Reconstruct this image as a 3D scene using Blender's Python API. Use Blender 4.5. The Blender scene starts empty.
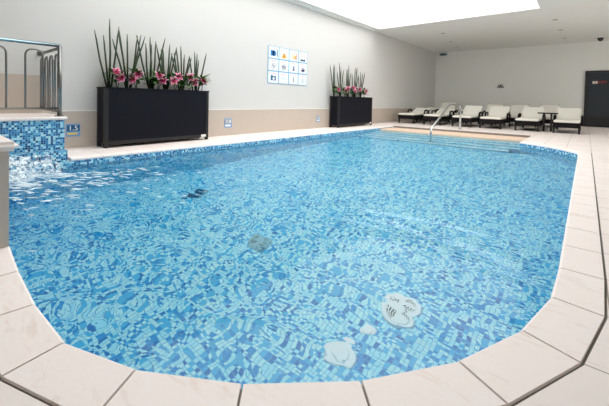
import bpy, bmesh, math, random
from mathutils import Vector, Matrix, Euler, noise

random.seed(7)
PI = math.pi
S = bpy.context.scene
C = S.collection

# ------------------------------------------------------------------ camera
f_px, yaw, pitch, roll, cy_px = 335.085, -0.6988, -0.0244, 0.0225, 107.99
fw = Vector((math.sin(yaw)*math.cos(pitch), math.cos(yaw)*math.cos(pitch), math.sin(pitch)))
rt0 = Vector((math.cos(yaw), -math.sin(yaw), 0)); up0 = rt0.cross(fw)
rt = math.cos(roll)*rt0 + math.sin(roll)*up0
up = -math.sin(roll)*rt0 + math.cos(roll)*up0
cam_data = bpy.data.cameras.new('camera'); cam = bpy.data.objects.new('camera', cam_data); C.objects.link(cam)
cam.matrix_world = Matrix(((rt.x, up.x, -fw.x, 0), (rt.y, up.y, -fw.y, 0), (rt.z, up.z, -fw.z, 0.82), (0, 0, 0, 1)))
cam_data.sensor_width = 36; cam_data.lens = f_px*36/609
cam_data.shift_y = -(203-cy_px)/609
cam_data.clip_start = 0.02
S.camera = cam

# ------------------------------------------------------------------ light
SKY_STRENGTH = 3.4       # the bright skylight glazing
S.view_settings.view_transform = 'Standard'; S.view_settings.look = 'None'
S.view_settings.exposure = 0.0; S.view_settings.gamma = 1; S.view_settings.use_curve_mapping = False
W = bpy.data.worlds.new('world'); S.world = W; W.use_nodes = True
W.node_tree.nodes['Background'].inputs[0].default_value = (1.0, 0.97, 0.94, 1)
W.node_tree.nodes['Background'].inputs[1].default_value = 1.9
S.cycles.use_denoising = True
S.cycles.max_bounces = 14; S.cycles.diffuse_bounces = 8; S.cycles.transmission_bounces = 10

# ------------------------------------------------------------------ helpers
def lin(r, g, b):
    return tuple(((c/255)/12.92 if c/255 <= 0.04045 else ((c/255+0.055)/1.055)**2.4) for c in (r, g, b)) + (1,)

class NT:
    def __init__(s, name):
        s.m = bpy.data.materials.new(name); s.m.use_nodes = True
        s.t = s.m.node_tree; s.t.nodes.clear()
        s.out = s.t.nodes.new('ShaderNodeOutputMaterial')
    def n(s, kind, **kw):
        nd = s.t.nodes.new('ShaderNode'+kind)
        for k, v in kw.items():
            setattr(nd, k, v)
        return nd
    def l(s, a, b): s.t.links.new(a, b)
    def math(s, op, a, b=None):
        nd = s.n('Math', operation=op)
        for i, x in enumerate((a, b)):
            if x is None: continue
            if isinstance(x, (int, float)): nd.inputs[i].default_value = x
            else: s.l(x, nd.inputs[i])
        return nd.outputs[0]
    def vmath(s, op, a, b=None):
        nd = s.n('VectorMath', operation=op)
        for i, x in enumerate((a, b)):
            if x is None: continue
            if isinstance(x, tuple): nd.inputs[i].default_value = x
            else: s.l(x, nd.inputs[i])
        return nd.outputs[0]
    def mix(s, fac, a, b):
        nd = s.n('Mix', data_type='RGBA')
        for i, x in ((0, fac), (6, a), (7, b)):
            if isinstance(x, (int, float, tuple)): nd.inputs[i].default_value = x
            else: s.l(x, nd.inputs[i])
        return nd.outputs[2]
    def noise(s, scale, detail=2, co=None, rough=0.5, dist=0.0):
        nd = s.n('TexNoise'); nd.inputs['Scale'].default_value = scale; nd.inputs['Detail'].default_value = detail
        nd.inputs['Roughness'].default_value = rough; nd.inputs['Distortion'].default_value = dist
        if co is not None: s.l(co, nd.inputs['Vector'])
        return nd.outputs[0]
    def obj(s): return s.n('TexCoord').outputs['Object']
    def bsdf(s, color=None, rough=0.6, metal=0.0, spec=0.5):
        b = s.n('BsdfPrincipled'); b.inputs['Roughness'].default_value = rough; b.inputs['Metallic'].default_value = metal
        b.inputs['Specular IOR Level'].default_value = spec
        if color is not None:
            if isinstance(color, tuple): b.inputs['Base Color'].default_value = color
            else: s.l(color, b.inputs['Base Color'])
        s.l(b.outputs[0], s.out.inputs[0]); return b
    def bump(s, b, h, dist, strength=1.0):
        nd = s.n('Bump'); nd.inputs['Distance'].default_value = dist; nd.inputs['Strength'].default_value = strength
        s.l(h, nd.inputs['Height']); s.l(nd.outputs[0], b.inputs['Normal'])
    def ramp(s, fac, stops, const=False):
        nd = s.n('ValToRGB'); cr = nd.color_ramp
        if const: cr.interpolation = 'CONSTANT'
        while len(cr.elements) < len(stops): cr.elements.new(0.5)
        for e, (p, c) in zip(cr.elements, stops): e.position = p; e.color = c
        s.l(fac, nd.inputs[0]); return nd.outputs[0]

def plain(name, rgb, rough=0.6, metal=0.0, var=0.06, scale=12, bump=0.0):
    t = NT(name); co = t.obj(); c = lin(*rgb)
    n = t.noise(scale, 3, co)
    col = t.mix(n, tuple(x*(1-var) for x in c[:3])+(1,), tuple(min(1, x*(1+var)) for x in c[:3])+(1,))
    b = t.bsdf(col, rough, metal)
    if bump: t.bump(b, t.noise(scale*6, 2, co), bump)
    return t.m

def emit(name, rgb, strength):
    t = NT(name); e = t.n('Emission'); e.inputs[0].default_value = lin(*rgb); e.inputs[1].default_value = strength
    t.l(e.outputs[0], t.out.inputs[0]); return t.m

def cell_tiles(t, size, off=(0.0171, 0.0093, 0.0127)):
    """square mosaic in three dimensions: returns (random value per tile, 0..1 grout mask)"""
    p = t.vmath('ADD', t.obj(), off)
    q = t.vmath('DIVIDE', p, (size, size, size))
    fl = t.vmath('FLOOR', q); fr = t.vmath('FRACTION', q)
    wn = t.n('TexWhiteNoise', noise_dimensions='3D'); t.l(fl, wn.inputs['Vector'])
    nrm = t.vmath('ABSOLUTE', t.n('NewGeometry').outputs['Normal'])
    a = t.n('SeparateXYZ'); t.l(fr, a.inputs[0]); b = t.n('SeparateXYZ'); t.l(nrm, b.inputs[0])
    g = None
    for i in range(3):
        d = t.math('ABSOLUTE', t.math('SUBTRACT', a.outputs[i], 0.5))
        line = t.math('GREATER_THAN', d, 0.44)
        use = t.math('LESS_THAN', b.outputs[i], 0.7)
        m = t.math('MULTIPLY', line, use)
        g = m if g is None else t.math('MAXIMUM', g, m)
    return wn.outputs['Value'], g, fl

def mosaic(name, size, stops, grout, rough=0.25):
    t = NT(name)
    v, g, fl = cell_tiles(t, size)
    c = t.ramp(v, [(p, lin(*rgb)) for p, rgb in stops], True)
    b = t.bsdf(t.mix(g, c, lin(*grout)), rough)
    return t.m

M = {}
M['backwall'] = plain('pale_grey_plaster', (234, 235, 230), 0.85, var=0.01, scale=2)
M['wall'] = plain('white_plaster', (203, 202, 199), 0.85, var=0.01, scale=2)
M['ceiling'] = plain('ceiling_paint', (226, 227, 223), 0.9, var=0.01, scale=2)
M['trimwhite'] = plain('white_trim', (236, 235, 231), 0.6, var=0.01)
# dado: large stone panels with fine joints
t = NT('beige_dado_panel'); co = t.obj()
n1 = t.noise(1.3, 5, co, 0.6); sp = t.n('SeparateXYZ'); t.l(co, sp.inputs[0])
fr = t.math('FRACT', t.math('DIVIDE', sp.outputs[1], 0.62)); jl = t.math('LESS_THAN', fr, 0.006)
c = t.mix(n1, lin(182, 169, 156), lin(195, 183, 171)); c = t.mix(jl, c, lin(176, 163, 150))
t.bsdf(c, 0.45); M['dado'] = t.m
# limestone deck slabs
def stone(name, c0, c1, c2, tile=None):
    t = NT(name); co = t.obj()
    a = t.noise(2.2, 6, co, 0.6, 0.6); mp = t.n('Mapping'); mp.inputs['Scale'].default_value = (3, 11, 3); mp.inputs['Rotation'].default_value = (0, 0, 0.5)
    t.l(co, mp.inputs[0]); v = t.noise(1.7, 7, mp.outputs[0], 0.65, 1.2)
    c = t.mix(a, lin(*c0), lin(*c1))
    vein = t.ramp(v, [(0.0, (0, 0, 0, 1)), (0.56, (0, 0, 0, 1)), (0.68, (0.55, 0.55, 0.55, 1)), (0.8, (0, 0, 0, 1))])
    c = t.mix(vein, c, lin(*c2))
    if tile:
        q = t.vmath('DIVIDE', t.vmath('ADD', co, (-0.097, 0.118, 0)), (tile, tile, tile))
        wn = t.n('TexWhiteNoise', noise_dimensions='2D'); t.l(t.vmath('FLOOR', q), wn.inputs['Vector'])
        c = t.mix(t.math('MULTIPLY', wn.outputs['Value'], 0.10), c, lin(196, 178, 162))
        s = t.n('SeparateXYZ'); t.l(t.vmath('FRACTION', q), s.inputs[0])
        g = t.math('MAXIMUM', t.math('LESS_THAN', s.outputs[0], 0.014), t.math('LESS_THAN', s.outputs[1], 0.014))
        c = t.mix(g, c, lin(150, 140, 130))
    b = t.bsdf(c, 0.5, spec=0.3)
    t.bump(b, t.noise(60, 4, co), 0.0006)
    return t.m
M['deck'] = stone('limestone_deck', (240, 229, 224), (245, 236, 232), (224, 206, 196), 0.375)
M['coping'] = stone('limestone_coping', (245, 233, 228), (250, 241, 237), (228, 208, 196))
M['pink'] = stone('pink_step_stone', (226, 198, 176), (234, 208, 187), (205, 172, 150))
M['grout'] = plain('grey_grout', (128, 122, 114), 0.9)
LIGHT, PALE, MID, BLUE, DEEP = (190, 242, 250), (166, 234, 249), (66, 190, 236), (10, 152, 218), (0, 122, 196)
M['pool'] = mosaic('blue_pool_mosaic', 0.029, [(0, LIGHT), (0.32, PALE), (0.60, MID), (0.79, BLUE), (0.94, DEEP)], (90, 176, 220))
M['band'] = mosaic('dark_blue_waterline_mosaic', 0.0245, [(0, (190, 232, 242)), (0.25, (104, 184, 218)), (0.45, (44, 130, 190)), (0.7, (22, 88, 150)), (0.88, (14, 60, 110))], (150, 196, 214))
M['steel'] = plain('polished_steel', (200, 203, 205), 0.16, 1.0, var=0.02)
M['dsteel'] = plain('brushed_steel', (132, 132, 130), 0.3, 1.0, var=0.03)
M['offwhite'] = plain('cream_cushion_fabric', (238, 236, 226), 0.9, var=0.02, scale=30, bump=0.001)
M['black'] = plain('black_metal', (16, 16, 18), 0.4)
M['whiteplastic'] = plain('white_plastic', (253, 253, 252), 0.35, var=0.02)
M['greyplastic'] = plain('grey_plastic', (128, 150, 160), 0.4)
M['palegrey'] = plain('pale_grey_plastic', (142, 188, 202), 0.4)
M['darkgrey'] = plain('dark_grey_paint', (84, 84, 82), 0.5)
M['hole'] = plain('dark_slot', (18, 20, 24), 0.7)
M['soil'] = plain('dark_soil', (40, 32, 26), 0.95)
M['leaf'] = plain('dark_green_leaf', (70, 116, 48), 0.45, var=0.35, scale=18)
M['stalk'] = plain('green_stalk', (50, 64, 40), 0.5, var=0.35, scale=14)
M['stem'] = plain('dark_stem', (30, 40, 26), 0.6, var=0.2)
M['bud'] = plain('pale_green_bud', (150, 170, 100), 0.5, var=0.2)
t = NT('pink_lily_petal'); g = t.n('TexCoord').outputs['UV']; s = t.n('SeparateXYZ'); t.l(g, s.inputs[0])
c = t.ramp(s.outputs[0], [(0, lin(150, 16, 70)), (0.6, lin(200, 48, 110)), (0.8, lin(240, 150, 186)), (1, lin(252, 228, 236))])
t.bsdf(c, 0.5); M['petal'] = t.m
M['anther'] = plain('rust_anther', (140, 62, 20), 0.7)
# woven rattan
def rattan(name, c0, c1, sx=0.016, sz=0.010):
    t = NT(name); co = t.obj(); s = t.n('SeparateXYZ'); t.l(co, s.inputs[0])
    u = t.math('ADD', s.outputs[0], s.outputs[1])
    wv = t.math('SINE', t.math('MULTIPLY', u, 2*PI/sx/2)); wz = t.math('SINE', t.math('MULTIPLY', s.outputs[2], 2*PI/sz/2))
    h = t.math('MULTIPLY', wv, wz); hh = t.math('MULTIPLY', t.math('ADD', h, 1), 0.5)
    b = t.bsdf(t.mix(hh, lin(*c0), lin(*c1)), 0.6, spec=0.15)
    t.bump(b, hh, 0.0012); return t.m
M['rattan'] = rattan('black_woven_rattan', (8, 9, 16), (20, 22, 34), 0.022, 0.014)
M['lrattan'] = rattan('dark_brown_rattan', (12, 10, 12), (28, 24, 27))
M['tag'] = plain('white_maker_tag', (228, 226, 220), 0.5)
# door glass: dark tinted
t = NT('dark_tinted_glass'); b = t.bsdf(lin(52, 58, 64), 0.06); M['dglass'] = t.m
# signs
for nm, rgb in dict(signblue=(124, 166, 198), signpale=(226, 238, 246), picblue=(36, 120, 190), picnavy=(26, 42, 92), picyellow=(226, 180, 50),
                    picorange=(200, 120, 50), picred=(196, 60, 70), picpink=(232, 180, 186), picteal=(28, 92, 130), picgrey=(150, 158, 166), markblue=(120, 160, 205), markwhite=(244, 247, 250),
                    markyellow=(222, 196, 90)).items():
    M[nm] = plain(nm, rgb, 0.35, var=0.02)

def link(name, bm, m, parent=None, loc=None, rot=None, smooth=False, bevel=0.0):
    if bevel:
        bmesh.ops.bevel(bm, geom=bm.edges[:], offset=bevel, segments=2, affect='EDGES', clamp_overlap=True)
    me = bpy.data.meshes.new(name); bm.normal_update(); bm.to_mesh(me); bm.free()
    for x in (m if isinstance(m, list) else [m]): me.materials.append(M[x] if isinstance(x, str) else x)
    if smooth:
        for p in me.polygons: p.use_smooth = True
    o = bpy.data.objects.new(name, me); C.objects.link(o)
    if parent is not None: o.parent = parent
    if loc is not None: o.location = loc
    if rot is not None: o.rotation_euler = rot
    return o

def tag(o, label=None, cat=None, group=None, kind=None):
    if label: o['label'] = label
    if cat: o['category'] = cat
    if group: o['group'] = group
    if kind: o['kind'] = kind
    return o

def thing(name, label, cat, loc, rz=0, group=None):
    o = bpy.data.objects.new(name, None); C.objects.link(o); o.location = loc; o.rotation_euler = (0, 0, rz)
    o.empty_display_size = 0.1
    return tag(o, label, cat, group)

def copy_tree(o, parent=None):
    c = o.copy(); C.objects.link(c)
    if parent is not None: c.parent = parent
    for ch in list(o.children): copy_tree(ch, c)
    return c

def box(bm, lo, hi, mi=0):
    r = bmesh.ops.create_cube(bm, size=1)
    for v in r['verts']:
        v.co = Vector([(lo[i]+hi[i])/2+v.co[i]*(hi[i]-lo[i]) for i in range(3)])
    for f in {f for v in r['verts'] for f in v.link_faces}: f.material_index = mi
    return r['verts']
def boxbm(lo, hi, bevel=0.0):
    bm = bmesh.new(); box(bm, lo, hi)
    if bevel: bmesh.ops.bevel(bm, geom=bm.edges[:], offset=bevel, segments=3, affect='EDGES', clamp_overlap=True)
    return bm

def tube(bm, pts, r, n=10, cap=True, taper=None):
    pts = [Vector(p) for p in pts]; rings = []
    ref = None
    for i, p in enumerate(pts):
        d = (pts[min(i+1, len(pts)-1)]-pts[max(i-1, 0)]).normalized()
        if ref is None: ref = d.orthogonal().normalized()
        ref = (ref-d*ref.dot(d))
        ref = ref.normalized() if ref.length > 1e-6 else d.orthogonal().normalized()
        b = d.cross(ref); rr = r if taper is None else r*taper[i]
        rings.append([bm.verts.new(p+rr*(math.cos(2*PI*k/n)*ref+math.sin(2*PI*k/n)*b)) for k in range(n)])
    for a, b in zip(rings, rings[1:]):
        for k in range(n): bm.faces.new((a[k], a[(k+1) % n], b[(k+1) % n], b[k])).smooth = True
    if cap:
        bm.faces.new(rings[0][::-1]); bm.faces.new(rings[-1])

def bend(pts, r, n=6):
    """round the corners of a polyline"""
    pts = [Vector(p) for p in pts]; out = [pts[0]]
    for a, b, c in zip(pts, pts[1:], pts[2:]):
        u = (a-b).normalized(); v = (c-b).normalized()
        k = min(r, (a-b).length*0.49, (c-b).length*0.49)
        p, q = b+u*k, b+v*k
        for i in range(n+1):
            s = i/n; out.append((1-s)**2*p+2*s*(1-s)*b+s*s*q)
    out.append(pts[-1]); return out

def cyl(bm, c, r, h, n=24, r2=None, axis='z'):
    r2 = r if r2 is None else r2
    r_ = bmesh.ops.create_cone(bm, cap_ends=True, segments=n, radius1=r, radius2=r2, depth=h)
    mat = {'z': Matrix(), 'x': Matrix.Rotation(PI/2, 4, 'Y'), 'y': Matrix.Rotation(-PI/2, 4, 'X')}[axis]
    for v in r_['verts']: v.co = (mat @ v.co)+Vector(c)
    return r_['verts']

def poly_prism(bm, pts, z0, z1):
    a = [bm.verts.new((x, y, z0)) for x, y in pts]; b = [bm.verts.new((x, y, z1)) for x, y in pts]
    n = len(pts)
    fs = [bm.faces.new(b), bm.faces.new(a[::-1])]
    for i in range(n): fs.append(bm.faces.new((a[i], a[(i+1) % n], b[(i+1) % n], b[i])))
    return fs

# ------------------------------------------------------------------ sizes
WX, BY, CZ = -6.04, 17.7, 3.40          # left wall, back wall, ceiling
RX, NY = 3.4, -3.0                       # right wall, near wall (outside the frame)
ZW, ZF = -0.095, -1.40                   # water, pool floor
PLX, PRX, PNY = -5.02, -0.082, 0.335     # pool sides
# inner pool outline, counter-clockwise from the near left corner
near_in = [(-2.34, 0.358), (-1.976, 0.336), (-1.615, 0.326), (-1.294, 0.341), (-1.011, 0.448), (-0.736, 0.626), (-0.486, 0.862), (-0.292, 1.130), (-0.160, 1.438), (-0.093, 1.772), (PRX, 2.121)]
near_out = [(-2.35, 0.180), (-1.985, 0.158), (-1.630, 0.148), (-1.265, 0.171), (-0.923, 0.293), (-0.619, 0.492), (-0.358, 0.738), (-0.134, 1.052), (0.016, 1.380), (0.085, 1.748), (PRX+0.178, 2.121)]
inner = [(PLX, 0.40), (-4.0, 0.40), (-3.0, 0.38)]+near_in
inner += [(PRX, y) for y in (2.485, 2.868, 3.252, 3.62, 4.0, 4.38, 4.75, 5.13, 5.5, 5.9, 6.3, 6.7, 7.1, 7.45)]
far = [(-0.098, 7.62), (-0.30, 7.95), (-0.53, 8.24), (-0.79, 8.47), (-1.09, 8.67)]
alcove = [(-1.09, 10.73), (PLX, 10.73)]
inner += far + alcove

# ------------------------------------------------------------------ shell
def struct(name, bm, m, **kw):
    o = link(name, bm, m, **kw); o['kind'] = 'structure'; return o

def wall_rect(name, lo, hi, m='wall'): return struct(name, boxbm(lo, hi), m)
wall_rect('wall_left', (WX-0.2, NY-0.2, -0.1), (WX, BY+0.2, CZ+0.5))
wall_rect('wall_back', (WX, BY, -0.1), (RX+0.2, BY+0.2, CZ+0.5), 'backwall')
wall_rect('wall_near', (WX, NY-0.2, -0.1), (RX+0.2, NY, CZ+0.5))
# right wall: three unseen windows open to the sky, added to brighten the back
bm = bmesh.new(); ys = NY
added_wins = [(5.4, 8.6), (9.4, 12.6), (13.4, 16.6)]
for a, b in added_wins:
    box(bm, (RX, ys, -0.1), (RX+0.2, a, CZ+0.5)); ys = b
    box(bm, (RX, a, -0.1), (RX+0.2, b, 0.25)); box(bm, (RX, a, 2.8), (RX+0.2, b, CZ+0.5))
box(bm, (RX, ys, -0.1), (RX+0.2, BY, CZ+0.5))
struct('wall_right', bm, 'wall')
for i, (a, b) in enumerate(added_wins):
    bm = bmesh.new(); c = (a+b)/2
    for lo, hi in (((a, 0.25), (b, 0.32)), ((a, 2.73), (b, 2.8)), ((a, 0.32), (a+0.06, 2.73)), ((b-0.06, 0.32), (b, 2.73)), ((c-0.04, 0.32), (c+0.04, 2.73))):
        box(bm, (RX+0.05, lo[0], lo[1]), (RX+0.13, hi[0], hi[1]))
    struct('window_%d' % (i+2), bm, 'trimwhite')  # frames of the added windows

# ceiling with the skylight opening
SX0, SX1, SY0, SY1 = -5.77, -1.03, 0.9, 10.9
bm = bmesh.new()
box(bm, (WX, NY, CZ), (SX0, BY, CZ+0.12)); box(bm, (SX1, NY, CZ), (RX, BY, CZ+0.12))
box(bm, (SX0, NY, CZ), (SX1, SY0, CZ+0.12)); box(bm, (SX0, SY1, CZ), (SX1, BY, CZ+0.12))
struct('ceiling', bm, 'ceiling')
bm = bmesh.new()
box(bm, (SX0-0.02, SY0-0.02, CZ+0.13), (SX0, SY1+0.02, CZ+0.30)); box(bm, (SX1, SY0-0.02, CZ+0.13), (SX1+0.02, SY1+0.02, CZ+0.30))
box(bm, (SX0, SY0-0.02, CZ+0.13), (SX1, SY0, CZ+0.30)); box(bm, (SX0, SY1, CZ+0.13), (SX1, SY1+0.02, CZ+0.30))
sk = struct('window_1', bm, 'trimwhite')
M['sky'] = emit('skylight_glazing', (255, 253, 250), SKY_STRENGTH)
link('pane', boxbm((SX0, SY0, CZ+0.14), (SX1, SY1, CZ+0.16)), 'sky', sk)
# stepped cornice between the left wall and the skylight
bm = bmesh.new()
box(bm, (WX, NY, CZ-0.035), (WX+0.10, 10.9, CZ)); box(bm, (WX+0.10, NY, CZ-0.015), (WX+0.18, 10.9, CZ))
struct('trim_1', bm, 'trimwhite')

# dado panels
bm = boxbm((WX, 1.36, 0.0), (WX+0.022, BY, 0.565)); struct('trim_2', bm, 'dado')
struct('trim_3', boxbm((WX, 1.36, 0.565), (WX+0.026, BY, 0.575)), 'trimwhite')
bm = boxbm((WX, NY, 0.5), (WX+0.022, 1.36, 1.085)); struct('trim_4', bm, 'dado')

# deck with the pool cut out of it
OUT = 0.178
def offset(pts, d):
    n = len(pts); res = []
    for i in range(n):
        a, b, c = (Vector(pts[(i+k-1) % n]) for k in range(3))
        u = (b-a).normalized(); v = (c-b).normalized()
        nu, nv = Vector((u.y, -u.x)), Vector((v.y, -v.x))
        m = (nu+nv); m = m.normalized() if m.length > 1e-6 else nu
        res.append(b+m*d/max(0.5, m.dot(nu)))
    return res
bm = bmesh.new()
# hole follows the outer edge of the coping (not around the step alcove, where the deck runs up to the opening)
fo = [Vector((PRX+OUT, 7.72)), Vector((-0.16, 8.07)), Vector((-0.41, 8.38)), Vector((-0.70, 8.63)), Vector((-1.055, 8.84))]
hole = [(PLX, 0.22), (-3.0, 0.20)]+near_out+[tuple(v) for v in fo]+[(-1.09, 8.86), (-1.09, 10.73), (PLX-OUT, 10.73), (PLX-OUT, 0.22)]
def grow(pts, d):
    n = len(pts); res = []
    for i in range(n):
        a, b, c = (Vector(pts[(i+k-1) % n]) for k in range(3))
        u = (b-a).normalized(); v = (c-b).normalized(); m = (Vector((u.y, -u.x))+Vector((v.y, -v.x))).normalized()
        res.append(tuple(b+m*d))
    return res
hole = grow(hole, 0.006)
rect = [(WX, NY), (RX, NY), (RX, BY), (WX, BY)]
from mathutils.geometry import tessellate_polygon
allp = rect+hole
tris = tessellate_polygon([[Vector((*p, 0)) for p in rect], [Vector((*p, 0)) for p in hole]])
vs = [bm.verts.new((*p, 0)) for p in allp]
for t3 in tris:
    try: bm.faces.new([vs[i] for i in t3])
    except ValueError: pass
for f in bm.faces:
    f.normal_update()
    if f.normal.z < 0: f.normal_flip()
low = [bm.verts.new((x, y, -0.05)) for x, y in hole]; hv = vs[4:]
for i in range(len(hole)):
    j = (i+1) % len(hole); bm.faces.new((hv[i], hv[j], low[j], low[i]))
struct('floor', bm, 'deck')

# coping slabs round the pool, with open joints over grout
joints = []
def slab(bm, pin, pout, z0=-0.045, z1=0.003, gap=0.004):
    """pin/pout: matching inner and outer polylines of one slab"""
    pin = [Vector(p) for p in pin]; pout = [Vector(p) for p in pout]
    d0 = (pin[1]-pin[0]).normalized()*gap; d1 = (pin[-1]-pin[-2]).normalized()*gap
    pin[0] += d0; pout[0] += d0; pin[-1] -= d1; pout[-1] -= d1
    # cross-section: rounded nose over the water
    prof = [(0.016, -0.045), (0.005, -0.036), (0.0, -0.020), (0.003, -0.006), (0.014, z1), (1.0, z1), (1.0, -0.045)]
    rows = []
    for a, b in zip(pin, pout):
        w = b-a; L = w.length; w.normalize()
        rows.append([bm.verts.new((*(a+w*(x if x < 0.9 else L-0.004)), z)) for x, z in prof])
    n = len(prof)
    for p, q in zip(rows, rows[1:]):
        for k in range(n):
            try: bm.faces.new((p[k], p[(k+1) % n], q[(k+1) % n], q[k]))
            except ValueError: pass
    bm.faces.new(rows[0]); bm.faces.new(rows[-1][::-1])

bm = bmesh.new()
slab(bm, [(-2.70, 0.372), near_in[0]], [(-2.70, 0.19), near_out[0]])
for i in range(len(near_in)-1): slab(bm, near_in[i:i+2], near_out[i:i+2])
ya = [2.121, 2.485, 2.868, 3.252, 3.626, 4.0, 4.375, 4.75, 5.125, 5.5, 5.875, 6.25, 6.625, 7.0, 7.375, 7.66]
for a, b in zip(ya, ya[1:]):
    slab(bm, [(PRX, a), (PRX, b)], [(PRX+OUT, a), (PRX+OUT, b)])
fi = [Vector(p) for p in [(PRX, 7.66)]+far[1:]]
for i in range(4): slab(bm, [fi[i], fi[i+1]], [fo[i], fo[i+1]])
yl = [10.73-0.375*i for i in range(26)]
for a, b in zip(yl, yl[1:]):
    if b < 1.25: break
    slab(bm, [(PLX, a), (PLX, b)], [(PLX-OUT, a), (PLX-OUT, b)])
bmesh.ops.recalc_face_normals(bm, faces=bm.faces[:])
struct('pool_coping', bm, 'coping')
# bed of grout beneath the open joints
bm = bmesh.new()
gi = grow([tuple(p) for p in inner], 0.02); go = grow(hole, 0.004)
for x0, x1 in ((near_in, near_out), ([(PRX, y) for y in ya], [(PRX+OUT, y) for y in ya]), (fi, fo), ([(PLX, 10.73), (PLX, 1.3)], [(PLX-OUT, 10.73), (PLX-OUT, 1.3)])):
    x0 = [Vector(p) for p in x0]; x1 = [Vector(p) for p in x1]
    A = [bm.verts.new((*(p+(q-p)*0.1), -0.008)) for p, q in zip(x0, x1)]; B = [bm.verts.new((*(q+(q-p)*0.06), -0.008)) for p, q in zip(x0, x1)]
    for k in range(len(A)-1): bm.faces.new((A[k], A[k+1], B[k+1], B[k]))
for f in bm.faces:
    f.normal_update()
    if f.normal.z < 0: f.normal_flip()
struct('trim_5', bm, 'grout')

# pool basin: walls in two bands, floor, steps
bm = bmesh.new()
n = len(inner)
basin = [Vector(p) for p in inner]
def band(bm, z0, z1, mi):
    a = [bm.verts.new((p.x, p.y, z0)) for p in basin]; b = [bm.verts.new((p.x, p.y, z1)) for p in basin]
    for i in range(n):
        f = bm.faces.new((a[(i+1) % n], a[i], b[i], b[(i+1) % n])); f.material_index = mi
band(bm, -0.33, -0.03, 1); band(bm, ZF, -0.33, 0)
vs = [bm.verts.new((p.x, p.y, ZF)) for p in basin]
f = bm.faces.new(vs); f.normal_update()
if f.normal.z < 0: f.normal_flip()
struct('pool_basin', bm, ['pool', 'band'])
M['steptile'] = mosaic('pale_blue_step_mosaic', 0.03, [(0, (170, 230, 246)), (0.5, (140, 214, 240)), (0.85, (90, 184, 228))], (120, 190, 220))
bm = bmesh.new()
for y0, z in ((9.38, -0.27), (9.03, -0.45), (8.68, -0.63), (8.33, -0.80)):
    box(bm, (PLX+0.001, y0, ZF+0.001), (-1.092 if y0 > 8.66 else -1.25, 10.72, z))
struct('pool_steps', bm, 'steptile')
bm = bmesh.new()
for y0, z in ((9.38, -0.27), (9.03, -0.45), (8.68, -0.63), (8.33, -0.80)): box(bm, (PLX+0.002, y0-0.004, z-0.03), (-1.093 if y0 > 8.66 else -1.251, y0+0.10, z+0.003))
M['nosing'] = mosaic('pale_step_nosing', 0.03, [(0, (246, 251, 252)), (0.5, (232, 246, 250))], (225, 240, 246))
struct('trim_6', bm, 'nosing')
# the floor rises towards the steps
bm = bmesh.new()
v = [bm.verts.new(p) for p in ((PLX+0.002, 3.6, ZF+0.001), (PRX-0.002, 3.6, ZF+0.001), (PRX-0.002, 8.34, -1.0), (PLX+0.002, 8.34, -1.0), (PRX-0.002, 8.34, ZF+0.001), (PLX+0.002, 8.34, ZF+0.001))]
for q in ((0, 1, 2, 3), (0, 5, 4, 1), (3, 2, 4, 5), (0, 3, 5), (1, 4, 2)): bm.faces.new([v[i] for i in q])
bmesh.ops.recalc_face_normals(bm, faces=bm.faces[:])
struct('sloping_pool_floor', bm, 'pool')
# pink top step, just above the water, and a grey strip painting shade on the riser
struct('top_step', boxbm((PLX+0.001, 9.73, -0.40), (-1.092, 10.729, -0.055), 0.008), 'pink')
struct('trim_7', boxbm((PLX+0.002, 10.722, -0.054), (-1.093, 10.7285, -0.001)), 'grout')

# water surface
t = NT('clear_pool_water'); co = t.obj()
gl = t.n('BsdfRefraction'); gl.inputs['IOR'].default_value = 1.333; gl.inputs['Roughness'].default_value = 0.0
gl.inputs['Color'].default_value = (0.91, 0.995, 1.0, 1)
gs = t.n('BsdfGlossy'); gs.inputs['Roughness'].default_value = 0.0; gs.inputs['Color'].default_value = (1, 1, 1, 1)
fz = t.n('Fresnel'); fz.inputs['IOR'].default_value = 1.333
mxs = t.n('MixShader'); t.l(t.math('MULTIPLY', fz.outputs[0], 0.45), mxs.inputs[0])
t.l(gl.outputs[0], mxs.inputs[1]); t.l(gs.outputs[0], mxs.inputs[2]); t.l(mxs.outputs[0], t.out.inputs[0])
mp = t.n('Mapping'); mp.inputs['Rotation'].default_value = (0, 0, 0.75); mp.inputs['Scale'].default_value = (0.75, 1.5, 1.0); t.l(co, mp.inputs[0])
n1 = t.noise(2.6, 1, mp.outputs[0], 0.4, 0.6); n2 = t.noise(7.5, 1, mp.outputs[0], 0.5, 0.8); n3 = t.noise(19, 1, mp.outputs[0], 0.5, 0.4)
hgt = t.math('ADD', t.math('MULTIPLY', n1, 0.018), t.math('ADD', t.math('MULTIPLY', n2, 0.0025), t.math('MULTIPLY', n3, 0.00015)))
# the falling water by the spa stirs that corner up
d = t.n('VectorMath', operation='DISTANCE'); t.l(co, d.inputs[0]); d.inputs[1].default_value = (-4.75, 0.9, ZW)
mr = t.n('MapRange'); t.l(d.outputs['Value'], mr.inputs[0]); mr.inputs[1].default_value = 0.2; mr.inputs[2].default_value = 3.4; mr.inputs[3].default_value = 3.2; mr.inputs[4].default_value = 1.0
hgt = t.math('MULTIPLY', hgt, mr.outputs[0])
bp = t.n('Bump'); bp.inputs['Distance'].default_value = 1.0; bp.inputs['Strength'].default_value = 1.0; t.l(hgt, bp.inputs['Height'])
t.l(bp.outputs[0], gl.inputs['Normal']); t.l(bp.outputs[0], gs.inputs['Normal']); t.l(bp.outputs[0], fz.inputs['Normal']); M['water'] = t.m
bm = bmesh.new()
f = bm.faces.new([bm.verts.new((x, y, ZW)) for x, y in inner]); f.normal_update()
if f.normal.z < 0: f.normal_flip()
o = link('pool_water', bm, 'water'); tag(o, 'clear rippled blue water filling the swimming pool', 'water', kind='stuff')

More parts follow.
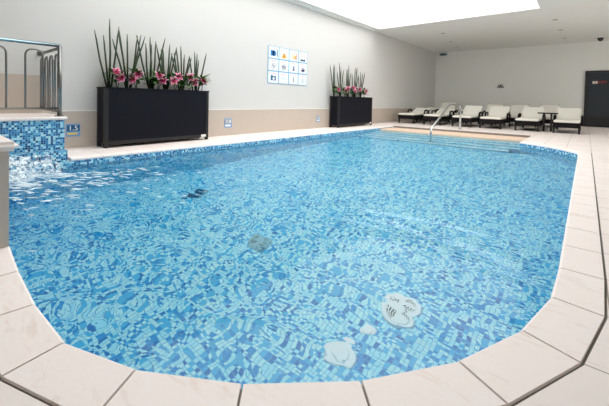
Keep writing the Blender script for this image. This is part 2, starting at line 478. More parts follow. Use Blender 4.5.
# ------------------------------------------------------------------ drains and white plates on the pool floor
def drain(loc, r, label, mats, grated=True):
    t = thing('floor_drain', label, 'drain', loc, 0.5)
    bm = bmesh.new(); cyl(bm, (0, 0, 0.010), r, 0.02, 40, r*0.94); link('rim', bm, mats[0], t, smooth=False)
    bm = bmesh.new(); cyl(bm, (0, 0, 0.024), r*0.70, 0.008, 36); link('cover', bm, mats[1], t)
    if grated:
        for q in range(2):
            bm = bmesh.new()
            for k in range(4):
                rr = r*(0.22+0.13*k)
                for s in range(7):
                    a = q*PI+(s-3)*0.20
                    if k < 2 and abs(s-3) > 2: continue
                    cyl(bm, (rr*math.cos(a), rr*math.sin(a), 0.0285), r*0.036, 0.002, 8)
            link('slot_fan', bm, 'hole', t)
    return t
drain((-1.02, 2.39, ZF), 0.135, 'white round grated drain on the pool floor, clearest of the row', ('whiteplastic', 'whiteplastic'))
drain((-2.48, 2.27, ZF), 0.12, 'grey round drain under the middle of the pool, seen broken by ripples', ('palegrey', 'palegrey'))
drain((-3.96, 2.48, ZF), 0.13, 'dark grey round drain towards the left wall of the pool', ('picteal', 'picteal'))
def white_plate(loc, r, label):  # white round plate with a raised cap, built for pale patches in the water
    t = thing('floor_plate', label, 'pool fitting', loc, 0.3)
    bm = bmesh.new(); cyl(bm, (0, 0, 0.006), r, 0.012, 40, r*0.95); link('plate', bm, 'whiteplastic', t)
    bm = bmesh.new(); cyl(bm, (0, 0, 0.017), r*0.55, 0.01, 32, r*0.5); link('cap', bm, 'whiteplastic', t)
white_plate((-1.18, 1.82, ZF), 0.115, 'white oval plate on the pool floor nearest the front edge')
white_plate((-1.14, 2.08, ZF), 0.06, 'small white round plate on the pool floor below the grated drain')

# ------------------------------------------------------------------ raised spa on the left
bm = bmesh.new(); box(bm, (WX+0.001, -1.6, -0.30), (PLX, 1.285, 0.50)); spa = link('raised_spa', bm, 'band')
tag(spa, 'raised spa faced in blue mosaic in the left corner of the pool', 'spa')
link('capping', boxbm((WX+0.001, -1.6, 0.5005), (PLX+0.035, 1.315, 0.545), 0.014), 'coping', spa)
bm = bmesh.new(); box(bm, (PLX+0.0005, -0.2, -0.30), (PLX+0.13, 1.2845, 0.13)); link('ledge', bm, 'band', spa)

# low stone end wall at the left edge
lw = thing('low_wall', 'low grey stone wall end with rounded cap beside the splashing water', 'wall', (-2.6, -0.1, 0))
link('shaft', boxbm((-0.26, -0.9, 0.004), (0.27, 0.45, 0.515)), plain('grey_stone', (204, 195, 183), 0.6, var=0.04, scale=4), lw)
link('cap', boxbm((-0.31, -0.94, 0.5152), (0.315, 0.49, 0.565), 0.022), 'coping', lw)

# falling water and foam
t = NT('white_foam'); co = t.obj()
nz = t.noise(22, 4, co, 0.65, 0.5); fac = t.ramp(nz, [(0.0, (0, 0, 0, 1)), (0.42, (0, 0, 0, 1)), (0.60, (0.9, 0.9, 0.9, 1))])
p = t.n('BsdfPrincipled'); p.inputs['Base Color'].default_value = lin(232, 243, 248); p.inputs['Roughness'].default_value = 0.5
tr = t.n('BsdfTransparent'); mx = t.n('MixShader'); t.l(fac, mx.inputs[0]); t.l(tr.outputs[0], mx.inputs[1]); t.l(p.outputs[0], mx.inputs[2]); t.l(mx.outputs[0], t.out.inputs[0])
M['foam'] = t.m
bm = bmesh.new(); NU, NV = 26, 22; grid = []
for i in range(NU):
    row = []
    for j in range(NV):
        u, v = i/(NU-1), j/(NV-1)
        y = 0.30+u*0.80+v*0.10*(u-0.3)
        x = PLX+0.14+v*0.42*(0.8+0.3*math.sin(5*u))
        z = 0.12*(1-u*0.25)+0.05*v-(0.27)*v*v
        q = noise.noise(Vector((x*14, y*14, z*14)))
        row.append(bm.verts.new((x+0.03*q*v, y+0.03*q, max(ZW+0.006, z+0.035*q))))
    grid.append(row)
for i in range(NU-1):
    for j in range(NV-1): bm.faces.new((grid[i][j], grid[i+1][j], grid[i+1][j+1], grid[i][j+1])).smooth = True
o = link('falling_water', bm, 'foam'); tag(o, 'white frothy water spilling from the mosaic spa into the pool', 'water', kind='stuff')
bm = bmesh.new()
for k in range(260):
    a = random.random(); x = PLX+0.15+abs(random.gauss(0.22, 0.20)); y = 0.25+random.random()*0.9
    z = ZW+abs(random.gauss(0, 0.10))*(1-min(1, (x-PLX)/1.3))+0.004
    r = random.uniform(0.003, 0.009)
    m4 = Matrix.Translation((x, y, z)) @ Matrix.Diagonal((1, 1, random.uniform(0.6, 1.4), 1))
    bmesh.ops.create_icosphere(bm, subdivisions=1, radius=r, matrix=m4)
M['spray_glint_white'] = plain('spray_glint_white', (222, 238, 246), 0.3, var=0.01)  # white of the drops and foam, also paints the glints among them
o = link('splash_drops', bm, M['spray_glint_white']); tag(o, 'spray of white drops thrown up where the spa water lands', 'water', kind='stuff')
# floating streaks of foam, doubling as painted white glints on the waves
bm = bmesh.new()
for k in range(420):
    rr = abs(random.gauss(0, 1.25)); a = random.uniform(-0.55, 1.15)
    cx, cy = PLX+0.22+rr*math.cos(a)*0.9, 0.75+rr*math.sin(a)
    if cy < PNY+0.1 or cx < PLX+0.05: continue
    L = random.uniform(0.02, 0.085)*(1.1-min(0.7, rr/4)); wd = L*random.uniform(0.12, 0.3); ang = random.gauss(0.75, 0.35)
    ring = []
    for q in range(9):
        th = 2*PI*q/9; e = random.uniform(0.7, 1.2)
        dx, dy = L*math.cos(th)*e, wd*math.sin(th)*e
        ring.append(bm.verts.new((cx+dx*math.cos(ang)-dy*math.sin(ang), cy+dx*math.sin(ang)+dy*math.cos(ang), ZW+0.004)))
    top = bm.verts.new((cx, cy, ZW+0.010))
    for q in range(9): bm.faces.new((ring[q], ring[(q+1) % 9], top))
o = link('foam_glint_streaks', bm, M['spray_glint_white']); tag(o, 'thin white streaks of foam and painted glints on the water near the spa', 'foam', kind='stuff')

# ------------------------------------------------------------------ railing on the spa
rl = thing('metal_railing', 'polished steel railing with hooped bars standing on the raised spa', 'railing', (PLX-0.03, 1.238, 0.545))
def rtube(name, pts, r, m='dsteel', parent=rl, n=10):
    bm = bmesh.new(); tube(bm, pts, r, n); return link(name, bm, m, parent, smooth=False)
H = 0.88
t = NT('painted_sky_tint_steel'); b = t.bsdf(lin(150, 172, 182), 0.22, 1.0); M['topsteel'] = t.m  # blue tint paints a sky reflection into the top rail's steel
rtube('top_rail', [(0, -2.4, H), (0, 0.0, H)], 0.021, 'topsteel')
rtube('post', [(0, 0.0, 0), (0, 0.0, H)], 0.024)
bm = bmesh.new(); cyl(bm, (0, 0.0, 0.006), 0.05, 0.012, 20); link('base_flange', bm, 'dsteel', rl)
rtube('bottom_rail', [(0, -2.4, 0.10), (0, 0.0, 0.10)], 0.012)
for k in range(7):
    y1 = -0.17-0.335*k; y0 = y1-0.165
    rtube('hoop', bend([(0, y0, 0.10), (0, y0, H-0.075), (0, y1, H-0.075), (0, y1, 0.10)], 0.085, 8), 0.0105)
rtube('return_rail', bend([(0, 0.0, H-0.03), (-0.91, 0.0, H-0.03), (-0.93, 0.0, H-0.03)], 0.01), 0.019)
bm = bmesh.new(); cyl(bm, (-0.925, 0, H-0.03), 0.045, 0.016, 20, axis='x'); link('wall_bracket', bm, 'dsteel', rl)
for x in (-0.14, -0.38, -0.62, -0.85):
    rtube('hoop', bend([(x-0.06, 0, 0.06), (x-0.06, 0, H-0.10), (x+0.07, 0, H-0.10), (x+0.07, 0, 0.06)], 0.08, 8), 0.012)
rtube('return_bottom_rail', [(0, 0, 0.06), (-0.93, 0, 0.06)], 0.012)

# ------------------------------------------------------------------ pool handrail at the steps
hr = thing('pool_handrail', 'chrome grab rail sloping down into the water over the pool steps', 'handrail', (-3.0, 11.15, 0))
bm = bmesh.new()
tube(bm, bend([(0, 0, 0.0), (0, 0, 0.75), (0, -1.10, 0.79), (0, -2.56, 0.15), (0, -2.56, -0.9)], 0.12, 8), 0.026, 12)
link('tube', bm, 'steel', hr)
bm = bmesh.new(); cyl(bm, (0, 0, 0.008), 0.055, 0.016, 20); link('flange', bm, 'steel', hr)

# ------------------------------------------------------------------ planters
def planter(y0, y1, label):
    L = y1-y0
    p = thing('trough_planter', label, 'planter', (-5.82, (y0+y1)/2, 0.003), 0, 'black woven trough planters')
    hx, hy = 0.16, L/2
    bm = boxbm((-hx, -hy, 0.075), (hx, hy, 0.935), 0.008); link('body', bm, 'rattan', p)
    for sx in (-1, 1):
        for sy in (-1, 1):
            bm = boxbm((sx*(hx-0.022)-0.028, sy*(hy-0.022)-0.028, 0), (sx*(hx-0.022)+0.028, sy*(hy-0.022)+0.028, 0.925), 0.005)
            link('corner_post', bm, 'black', p)
    bm = bmesh.new()
    for lo, hi in (((-hx-0.012, -hy-0.012), (hx+0.012, -hy+0.02)), ((-hx-0.012, hy-0.02), (hx+0.012, hy+0.012)), ((-hx-0.012, -hy+0.02), (-hx+0.02, hy-0.02)), ((hx-0.02, -hy+0.02), (hx+0.012, hy-0.02))):
        box(bm, (*lo, 0.925), (*hi, 0.948))
    link('rim', bm, 'rattan', p)
    link('bottom_rail', boxbm((hx-0.01, -hy+0.03, 0.055), (hx+0.012, hy-0.03, 0.10), 0.004), 'black', p)
    link('soil', boxbm((-hx+0.021, -hy+0.021, 0.9352), (hx-0.021, hy-0.021, 0.944)), 'soil', p)
    link('maker_tag', boxbm((hx+0.012, hy-0.16, 0.06), (hx+0.018, hy-0.055, 0.105)), 'tag', p)
    return p
P1 = (1.97, 3.81); P2 = (8.33, 10.36)
planter(*P1, 'near black woven trough planter standing against the beige dado, spa side')
planter(*P2, 'far black woven trough planter against the wall, beyond the sign board')

def lance(bm, base, d, L, w, droop, uv=None, seg=5, cup=0.0):
    d = Vector(d).normalized(); side = d.cross(Vector((0, 0, 1)))
    side = side.normalized() if side.length > 1e-3 else Vector((1, 0, 0))
    nrm = side.cross(d); rows = []
    for i in range(seg+1):
        s = i/seg
        c = Vector(base)+d*L*s-Vector((0, 0, 1))*droop*L*s*s
        ww = w*math.sin(PI*min(0.97, 0.12+0.88*s)**0.9)
        rows.append(([bm.verts.new(c-side*ww+nrm*cup*ww), bm.verts.new(c), bm.verts.new(c+side*ww+nrm*cup*ww)], s))
    for (a, s0), (b, s1) in zip(rows, rows[1:]):
        for k in range(2):
            f = bm.faces.new((a[k], a[k+1], b[k+1], b[k])); f.smooth = True
            if uv is not None:
                e = [(1.0 if k == 0 else 0.0), (0.0 if k == 0 else 1.0)]
                vals = [max(s0*0.7, e[0]*0.9), max(s0*0.7, e[1]*0.9), max(s1*0.95, e[1]*0.9), max(s1*0.95, e[0]*0.9)]
                for lp, vv in zip(f.loops, vals): lp[uv].uv = (min(1, vv), 0)

def lily(name_label, loc, flowers, leaves, group, rnd):
    p = thing('lily_plant', name_label, 'plant', loc, 0, group)
    bm = bmesh.new()
    for dx, dy, z in flowers:
        tube(bm, [(dx*0.2, dy*0.2, 0.0), (dx*0.5, dy*0.5, z*0.6), (dx, dy, z)], 0.007, 6)
    link('stem', bm, 'stem', p)
    bm = bmesh.new()
    for k in range(leaves):
        a = rnd.uniform(0, 2*PI); z = rnd.uniform(0.08, 0.27); up_ = rnd.uniform(0.05, 0.7)
        lance(bm, (0.02*math.cos(a), 0.02*math.sin(a), z), (math.cos(a)*0.7, math.sin(a), up_), rnd.uniform(0.13, 0.25), rnd.uniform(0.022, 0.036), rnd.uniform(0.1, 0.5))
    link('leaves', bm, 'leaf', p)
    for dx, dy, z in flowers:
        bm = bmesh.new(); uv = bm.loops.layers.uv.new('UVMap')
        face = Vector((0.75, -0.45+rnd.uniform(-0.4, 0.4), 0.35)).normalized()
        rot = face.to_track_quat('Z', 'Y')
        for k in range(6):
            a = k*PI/3+0.2; dl = Vector((math.cos(a), math.sin(a), 0.62))
            b0 = len(bm.verts)
            lance(bm, (0, 0, 0), dl, rnd.uniform(0.098, 0.120), 0.030 if k % 2 else 0.023, 0.35, uv)
        for v in bm.verts: v.co = rot @ v.co+Vector((dx, dy, z))
        fl = link('flower', bm, 'petal', p)
        bm = bmesh.new()
        for k in range(5):
            a = k*2*PI/5; tip = rot @ Vector((0.022*math.cos(a), 0.022*math.sin(a), 0.075))+Vector((dx, dy, z))
            tube(bm, [(dx, dy, z), tip], 0.0018, 4); bmesh.ops.create_icosphere(bm, subdivisions=1, radius=0.006, matrix=Matrix.Translation(tip))
        link('stamens', bm, 'anther', fl)
    return p

def stalks(loc, n, h, spread, label, group, rnd, lean=0.0):
    p = thing('reed_clump', label, 'plant', loc, 0, group)
    for k in range(n):
        s = (k/(n-1)*2-1) if n > 1 else 0
        hh = h*rnd.uniform(0.72, 1.0); a = s*spread+lean+rnd.uniform(-0.04, 0.04); b = rnd.uniform(-0.10, 0.10)
        by = s*0.035+rnd.uniform(-0.01, 0.01); bx = rnd.uniform(-0.03, 0.03)
        top = Vector((bx+hh*math.sin(b), by+hh*math.sin(a), hh*math.cos(a)))
        mid = Vector((bx, by, 0)).lerp(top, 0.5)+Vector((0, rnd.uniform(-0.015, 0.015), 0))
        bm = bmesh.new(); tube(bm, [(bx, by, 0), mid, Vector((bx, by, 0)).lerp(top, 0.85), top], 0.0145, 6, taper=[1, 1, 0.85, 0.35])
        link('stalk', bm, 'stalk', p)
    return p
rnd = random.Random(3)
PX, PZ = -5.82, 0.947
places = ['at the spa end', 'second from the spa end', 'third from the spa end', 'fourth from the spa end', 'second from the far end', 'at the far end']
for (dy, n, h, sp, ln), pl in zip([(2.09, 4, 1.14, 0.14, -0.06), (2.38, 7, 1.0, 0.26, 0.0), (2.76, 6, 0.98, 0.24, 0.0), (3.04, 6, 0.92, 0.24, 0.0), (3.34, 7, 0.86, 0.26, 0.0), (3.64, 5, 0.78, 0.16, 0.0)], places):
    stalks((PX-0.03, dy, PZ), n, h, sp, 'clump of tall green reeds in the near planter, '+pl, 'reed clumps in the near planter', rnd, ln)
for (dy, fl), pl in zip([(2.17, [(0.05, -0.02, 0.24), (0.08, 0.05, 0.15)]), (2.48, [(0.06, 0.0, 0.23), (0.05, -0.07, 0.14)]), (2.84, [(0.07, 0.0, 0.23), (0.05, 0.08, 0.15)]), (3.18, [(0.06, 0.03, 0.24), (0.09, -0.08, 0.15)]), (3.44, [(0.07, 0.0, 0.24), (0.07, 0.09, 0.15)]), (3.72, [(0.06, 0.0, 0.20)])], places):
    lily('pink lily with dark green leaves in the near planter, '+pl, (PX+0.05, dy, PZ), fl, 64, 'lilies in the near planter', rnd)
places2 = ['at the near end', 'second from the near end', 'third from the near end', 'second from the far end', 'at the far end']
for (dy, n, h, sp, ln), pl in zip([(8.32, 5, 1.0, 0.10, -0.03), (8.66, 5, 1.06, 0.08, 0), (9.08, 5, 1.02, 0.07, 0), (9.50, 5, 1.0, 0.09, 0.02), (9.88, 5, 0.93, 0.14, 0.08)], places2):
    stalks((PX-0.03, dy, PZ), n, h, sp, 'clump of tall green reeds in the far planter, '+pl, 'reed clumps in the far planter', rnd, ln)
for (dy, fl), pl in zip([(8.36, [(0.05, 0.0, 0.2)]), (8.78, [(0.05, 0.0, 0.18), (0.05, 0.12, 0.25)]), (9.2, [(0.06, 0.0, 0.28), (0.05, 0.12, 0.2)]), (9.6, [(0.06, 0.0, 0.24)]), (9.95, [(0.07, 0.0, 0.17), (0.04, 0.06, 0.22)])], places2):
    lily('pink lily with dark green leaves in the far planter, '+pl, (PX+0.05, dy, PZ), fl, 54, 'lilies in the far planter', rnd)

# ------------------------------------------------------------------ pool rules board on the left wall
def wy(bm, y0, y1, z0, z1, d0, d1):  # a block standing off the left wall, local to (WX, 0, 0)
    box(bm, (d0, y0, z0), (d1, y1, z1))
Y0, Y1, Z0, Z1 = 5.74, 7.25, 1.215, 2.145
bd = thing('rules_board', 'pool rules board of twelve pictogram panels in a blue grid on the left wall', 'sign', (WX, (Y0+Y1)/2, (Z0+Z1)/2))
HW, HH = (Y1-Y0)/2, (Z1-Z0)/2
link('backing', boxbm((0.0005, -HW, -HH), (0.012, HW, HH)), 'signblue', bd)
cw, ch = 2*HW/4, 2*HH/3
def disc(bm, y, z, r, d, seg=20):
    cyl(bm, (0.0145+d, y, z), r, 0.003, seg, axis='x')
def ringx(bm, y, z, r, w):
    tube(bm, [(0.016, y+r*math.cos(2*PI*k/20), z+r*math.sin(2*PI*k/20)) for k in range(21)], w, 5, cap=False)
for rI in range(3):
    for cI in range(4):
        cy0, cz0 = -HW+cw*(cI+0.5), HH-ch*(rI+0.5)
        pn = link('panel', boxbm((0.012, cy0-cw/2+0.018, cz0-ch/2+0.016), (0.0145, cy0+cw/2-0.018, cz0+ch/2-0.016)), 'signpale', bd)
        pc = lambda nm, b, m: link(nm, b, m, pn)
        b = bmesh.new()
        box(b, (0.0146, cy0-0.10, cz0+0.095), (0.0152, cy0+0.10, cz0+0.115)); box(b, (0.0146, cy0-0.07, cz0+0.068), (0.0152, cy0+0.07, cz0+0.082))
        pc('caption_bar', b, 'picpink')
        b = bmesh.new(); m = 'picnavy'
        if (rI, cI) == (0, 0):
            box(b, (0.0146, cy0-0.11, cz0-0.09), (0.016, cy0+0.02, cz0+0.05)); disc(b, cy0+0.02, cz0-0.02, 0.07, 0); m = 'picblue'
            b2 = bmesh.new(); box(b2, (0.0146, cy0+0.115, cz0-0.1), (0.016, cy0+0.14, cz0+0.03)); disc(b2, cy0+0.128, cz0+0.055, 0.018, 0); pc('figure', b2, 'picnavy')
        elif (rI, cI) == (0, 1):
            v = [b.verts.new((0.016, cy0+y, cz0+z)) for y, z in ((-0.10, -0.11), (0.10, -0.11), (0.0, 0.05))]; v2 = [b.verts.new((0.0146, q.co.y, q.co.z)) for q in v]
            b.faces.new(v); b.faces.new(v2[::-1])
            for i in range(3): b.faces.new((v[i], v2[i], v2[(i+1) % 3], v[(i+1) % 3]))
            m = 'picyellow'; b2 = bmesh.new(); box(b2, (0.016, cy0-0.03, cz0-0.09), (0.017, cy0+0.03, cz0-0.03)); disc(b2, cy0, cz0-0.01, 0.018, 0.002); pc('figure', b2, 'picorange')
        elif (rI, cI) == (0, 2):
            box(b, (0.0146, cy0-0.06, cz0-0.1), (0.016, cy0-0.02, cz0+0.03)); disc(b, cy0-0.04, cz0+0.045, 0.02, 0); box(b, (0.0146, cy0+0.0, cz0-0.08), (0.016, cy0+0.05, cz0+0.0)); m = 'picyellow'
            b2 = bmesh.new(); box(b2, (0.0146, cy0+0.06, cz0-0.11), (0.016, cy0+0.11, cz0+0.02)); disc(b2, cy0+0.09, cz0+0.045, 0.02, 0); pc('figure', b2, 'picorange')
        elif (rI, cI) == (0, 3):
            for k in range(3): disc(b, cy0-0.08+0.07*k, cz0-0.08, 0.026, 0)
            box(b, (0.0146, cy0-0.10, cz0-0.11), (0.016, cy0+0.09, cz0-0.085))
        elif rI == 1 and cI < 2:
            ringx(b, cy0, cz0-0.03, 0.065, 0.006); box(b, (0.0146, cy0-0.03, cz0-0.05), (0.016, cy0+0.03, cz0-0.01)); m = 'picgrey' if cI == 0 else 'picnavy'
            b2 = bmesh.new(); tube(b2, [(0.0165, cy0-0.045, cz0+0.015), (0.0165, cy0+0.045, cz0-0.075)], 0.006, 5); pc('bar', b2, 'picred')
        elif rI == 1:
            box(b, (0.0146, cy0-0.025, cz0-0.09), (0.016, cy0+0.03, cz0-0.03)); disc(b, cy0, cz0, 0.024, 0)
            if cI == 3: disc(b, cy0+0.05, cz0-0.05, 0.034, 0); disc(b, cy0-0.04, cz0-0.06, 0.03, 0)
            b2 = bmesh.new(); ringx(b2, cy0, cz0-0.03, 0.075, 0.005); pc('ring', b2, 'picpink')
        elif cI == 0:
            box(b, (0.0146, cy0-0.09, cz0-0.08), (0.016, cy0+0.09, cz0+0.03)); box(b, (0.0146, cy0-0.09, cz0+0.03), (0.016, cy0-0.03, cz0+0.05)); m = 'picteal'
            b2 = bmesh.new(); disc(b2, cy0+0.01, cz0-0.03, 0.035, 0.002); pc('lens', b2, 'markwhite')
        elif cI == 1:
            tube(b, [(0.016, cy0-0.08+0.02*k, cz0-0.02+0.012*math.sin(k*1.3)) for k in range(9)], 0.005, 5); m = 'picgrey'
        elif cI == 2:
            box(b, (0.0146, cy0-0.012, cz0-0.09), (0.016, cy0+0.012, cz0+0.01)); disc(b, cy0, cz0+0.03, 0.018, 0)
        else:
            disc(b, cy0, cz0+0.02, 0.018, 0); tube(b, [(0.016, cy0-0.01, cz0), (0.016, cy0+0.03, cz0-0.04), (0.016, cy0-0.02, cz0-0.09)], 0.012, 6); m = 'picgrey'
        pc('pictogram', b, m)

# depth markers on the dado
def text_mesh(name, body, size, m, parent, loc, rot):
    cu = bpy.data.curves.new(name, 'FONT'); cu.body = body; cu.size = size; cu.extrude = 0.0015; cu.align_x = 'CENTER'; cu.align_y = 'CENTER'
    o = bpy.data.objects.new(name, cu); C.objects.link(o)
    dg = bpy.context.evaluated_depsgraph_get(); me = bpy.data.meshes.new_from_object(o.evaluated_get(dg))
    bpy.data.objects.remove(o); bpy.data.curves.remove(cu)
    me.materials.clear(); me.materials.append(M[m]); q = bpy.data.objects.new(name, me); C.objects.link(q)
    q.parent = parent; q.location = loc; q.rotation_euler = rot; return q
for y, s, txt, lab in ((1.65, 0.19, '1.5', 'blue and white depth marker tile on the dado between spa and near planter'), (4.56, 0.20, '1.4', 'pale blue depth marker tile on the dado just right of the near planter'), (8.0-0.06, 0.17, '1.2', 'pale depth marker tile on the dado just left of the far planter')):
    if y > 7: y = 7.80
    d = thing('depth_marker', lab, 'sign', (WX+0.0222, y, 0.275), 0, 'depth marker tiles')
    link('tile', boxbm((0, -s/2, -s/2), (0.008, s/2, s/2), 0.002), 'markblue', d)
    link('field', boxbm((0.008, -s*0.44, -s*0.1), (0.009, s*0.44, s*0.42)), 'picteal' if y < 2 else 'picgrey', d)
    text_mesh('digits', txt, s*0.56, 'markwhite', d, (0.0105, 0, s*0.15), (PI/2, 0, PI/2))
    link('stripe', boxbm((0.008, -s*0.4, -s*0.36), (0.0095, s*0.3, -s*0.2)), 'markyellow' if y < 2 else 'markwhite', d)

# ------------------------------------------------------------------ back wall: door, emblem
dr = bmesh.new()
DX0, DX1, DZ = -0.07, 1.05, 2.24
for lo, hi in (((DX0, 0), (DX0+0.09, DZ)), ((DX1-0.09, 0), (DX1, DZ)), ((DX0+0.09, DZ-0.07), (DX1-0.09, DZ)), ((DX0+0.09, 0), (DX1-0.09, 0.42))):
    box(dr, (lo[0], BY-0.06, lo[1]+0.002), (hi[0], BY-0.001, hi[1]))
door = struct('door_1', dr, 'black')
link('glass', boxbm((DX0+0.09, BY-0.045, 0.42), (DX1-0.09, BY-0.02, DZ-0.07)), 'dglass', door)
bm = bmesh.new(); tube(bm, bend([(DX0+0.045, BY-0.06, 1.0), (DX0+0.045, BY-0.11, 1.0), (DX0+0.20, BY-0.11, 1.0)], 0.02, 5), 0.011, 8); link('handle', bm, 'black', door)
ex = thing('exit_sign', 'small dark exit sign with red letters and white running figure on the glass door', 'sign', (0.37, BY-0.0455, 1.77))
link('plate', boxbm((-0.26, -0.012, -0.07), (0.26, -0.0005, 0.07)), 'hole', ex)
link('symbol_panel', boxbm((-0.21, -0.015, -0.05), (-0.06, -0.012, 0.05)), 'tag', ex)
bm = bmesh.new(); tube(bm, [(-0.15, -0.017, -0.035), (-0.13, -0.017, 0.01), (-0.11, -0.017, -0.03)], 0.007, 5); tube(bm, [(-0.17, -0.017, 0.0), (-0.13, -0.017, 0.015), (-0.10, -0.017, 0.005)], 0.006, 5)
cyl(bm, (-0.128, -0.017, 0.032), 0.010, 0.003, 12, axis='y'); link('running_figure', bm, 'picred', ex)
text_mesh('letters', 'EXIT', 0.13, 'picred', ex, (0.09, -0.014, 0.0), (PI/2, 0, 0))

EMS = 0.8
em = thing('wall_emblem', 'small dark crown-like emblem fixed to the grey back wall above the loungers', 'sign', (-3.06, BY, 1.66))
bm = bmesh.new(); box(bm, (-0.17, -0.03, -0.11), (0.17, -0.001, -0.035)); link('name_bar', bm, 'darkgrey', em)
bm = bmesh.new()
for k in range(4): cyl(bm, (-0.105+0.07*k, -0.032, -0.072), 0.016, 0.006, 10, axis='y')
link('studs', bm, 'tag', em)
bm = bmesh.new()
cyl(bm, (0, -0.015, 0.035), 0.055, 0.028, 20, axis='y'); box(bm, (-0.08, -0.029, -0.034), (0.08, -0.001, 0.0))
for s in (-1, 1): box(bm, (s*0.115-0.014, -0.029, -0.034), (s*0.115+0.014, -0.001, 0.10))
link('crest', bm, 'darkgrey', em)
em.scale = (EMS, 1, EMS)

# ------------------------------------------------------------------ ceiling fittings
def downlight(x, y, lab):
    d = thing('downlight', lab, 'ceiling light', (x, y, CZ), 0, 'recessed ceiling downlights')
    bm = bmesh.new(); tube(bm, [(0.085*math.cos(2*PI*k/24), 0.085*math.sin(2*PI*k/24), -0.006) for k in range(25)], 0.011, 6, cap=False); link('trim_ring', bm, 'trimwhite', d)
    bm = bmesh.new(); cyl(bm, (0, 0, -0.006), 0.078, 0.010, 24); link('lamp', bm, 'darkgrey', d)
for x, y, lab in ((-4.14, 12.80, 'dark recessed downlight left of the ceiling, nearest the skylight corner'), (-4.40, 14.60, 'dark recessed downlight left of the ceiling, middle of its row'), (-4.62, 16.25, 'dark recessed downlight left of the ceiling, nearest the back wall'),
                  (-0.80, 12.55, 'dark recessed downlight right of the ceiling, nearest the skylight'), (-0.75, 14.35, 'dark recessed downlight right of the ceiling, middle of its row'), (-0.72, 16.15, 'dark recessed downlight right of the ceiling, nearest the back wall')):
    downlight(x, y, lab)
dm = thing('security_camera', 'black dome camera on the ceiling above the glass door', 'camera', (0.33, 16.85, CZ))
bm = bmesh.new(); cyl(bm, (0, 0, -0.02), 0.095, 0.04, 24); link('base', bm, 'black', dm)
bm = bmesh.new(); bmesh.ops.create_uvsphere(bm, u_segments=20, v_segments=12, radius=0.085)
bmesh.ops.bisect_plane(bm, geom=bm.verts[:]+bm.edges[:]+bm.faces[:], plane_co=(0, 0, 0), plane_no=(0, 0, 1), clear_outer=True)
for v in bm.verts: v.co.z -= 0.04
link('dome', bm, 'dglass', dm, smooth=True)
sn = thing('wall_sensor', 'grey sensor box high in the back left corner under the ceiling', 'sensor', (-5.66, BY, 3.30))
link('housing', boxbm((-0.17, -0.12, -0.07), (0.17, -0.001, 0.05), 0.01), 'greyplastic', sn)
link('lens', boxbm((-0.09, -0.127, -0.045), (0.09, -0.12, 0.0)), 'hole', sn)

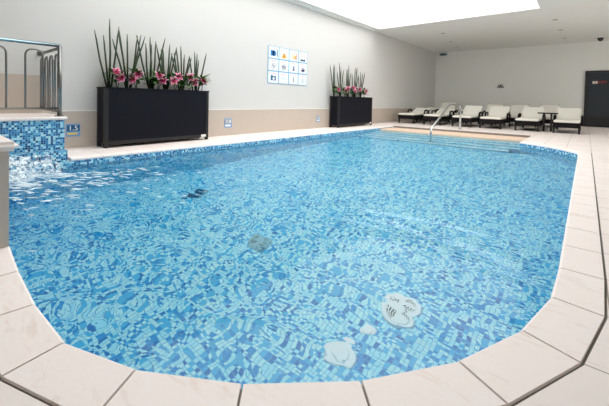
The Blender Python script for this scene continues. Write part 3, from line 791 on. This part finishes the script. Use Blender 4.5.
# ------------------------------------------------------------------ sun loungers
def rbox(lo, hi, r, seg=3):
    return boxbm(lo, hi, r)
def make_lounger(label, loc, angle, group):
    g = thing('sun_lounger', label, 'sun lounger', loc, 0, group)
    w = 0.325; SL = 1.20
    bm = bmesh.new()
    box(bm, (-w, 0, 0.165), (w, 0.035, 0.315)); box(bm, (-w, 0.035, 0.165), (-w+0.035, 1.86, 0.315)); box(bm, (w-0.035, 0.035, 0.165), (w, 1.86, 0.315)); box(bm, (-w+0.035, 1.825, 0.165), (w-0.035, 1.86, 0.315))
    box(bm, (-w+0.035, 0.035, 0.285), (w-0.035, 1.825, 0.31))
    link('frame', bm, 'lrattan', g)
    for sx in (-1, 1):
        for y in (0.03, 1.80):
            bm = boxbm((sx*(w-0.03)-0.026, y-0.025, 0), (sx*(w-0.03)+0.026, y+0.03, 0.1645), 0.004); link('leg', bm, 'black', g)
        bm = bmesh.new(); tube(bm, bend([(sx*(w+0.020), 0.98, 0.20), (sx*(w+0.020), 0.98, 0.50), (sx*(w+0.020), 1.42, 0.50), (sx*(w+0.020), 1.50, 0.20)], 0.12, 6), 0.030, 8)
        link('armrest', bm, 'lrattan', g)
    link('seat_cushion', rbox((-w+0.012, -0.01, 0.3155), (w-0.012, SL, 0.385), 0.022), 'offwhite', g)
    e = Matrix.Translation((0, SL+0.01, 0.335)) @ Matrix.Rotation(angle, 4, 'X')
    bm = boxbm((-w+0.02, 0, -0.03), (w-0.02, 0.64, -0.002), 0.006)
    for sx in (-1, 1): box(bm, (sx*(w-0.045)-0.018, 0.60, -0.03), (sx*(w-0.045)+0.018, 0.69, 0.0))
    bmesh.ops.transform(bm, matrix=e, verts=bm.verts[:]); link('backrest_frame', bm, 'lrattan', g)
    bm = boxbm((-w+0.014, 0.01, 0.0), (w-0.014, 0.63, 0.06), 0.02)
    bmesh.ops.transform(bm, matrix=e, verts=bm.verts[:]); link('backrest_cushion', bm, 'offwhite', g)
    return g
xs = [-5.33, -4.34, -3.32, -2.43, -1.41, -0.43]
names = ['front row lounger against the left wall, its cream back laid nearly flat', 'front row lounger behind the sloping chrome rail, cream back laid nearly flat', 'front row lounger right of the handrail post, cream back raised',
         'front row lounger below the wall emblem, cream back raised', 'front row lounger left of the dark side table, cream back raised', 'rightmost front row lounger beside the glass door, cream back raised']
for i, (x, nm) in enumerate(zip(xs, names)):
    make_lounger(nm, (x, 12.47, 0), math.radians(19 if i < 2 else 36), 'sun loungers in the front row')
xb = [(-5.72, 20), (-4.96, 50), (-4.20, 16), (-3.05, 46), (-2.15, 46), (-1.16, 47)]
nb = ['back row lounger in the left corner, cream back laid low', 'back row lounger in shade, tallest raised back behind the sloping rail', 'back row lounger behind the handrail post, cream back laid low',
      'back row lounger left of the wall emblem with grey shaded back', 'back row lounger in shade behind the gap left of the dark table', 'back row lounger in shade right behind the dark side table']
for (x, a), nm in zip(xb, nb):
    make_lounger(nm, (x+0.06, 14.75, 0), math.radians(a), 'sun loungers in the back row')

def side_table(x, y, lab, s=0.40, h=0.585, e=0.03):
    g = thing('side_table', lab, 'table', (x, y, 0))
    link('table_top', boxbm((-s/2-e, -s/2-e/2, h-0.035), (s/2+e, s/2+e/2, h), 0.006), 'lrattan', g)
    for sx in (-1, 1):
        for sy in (-1, 1): link('leg', boxbm((sx*(s/2-0.03)-0.02, sy*(s/2-0.03)-0.02, 0), (sx*(s/2-0.03)+0.02, sy*(s/2-0.03)+0.02, h-0.0355)), 'black', g)
    link('shelf', boxbm((-s/2+0.052, -s/2+0.052, 0.16), (s/2-0.052, s/2-0.052, 0.18)), 'lrattan', g)
side_table(-0.92, 13.05, 'dark side table between the two rightmost front loungers', 0.25, 0.585, 0.13)
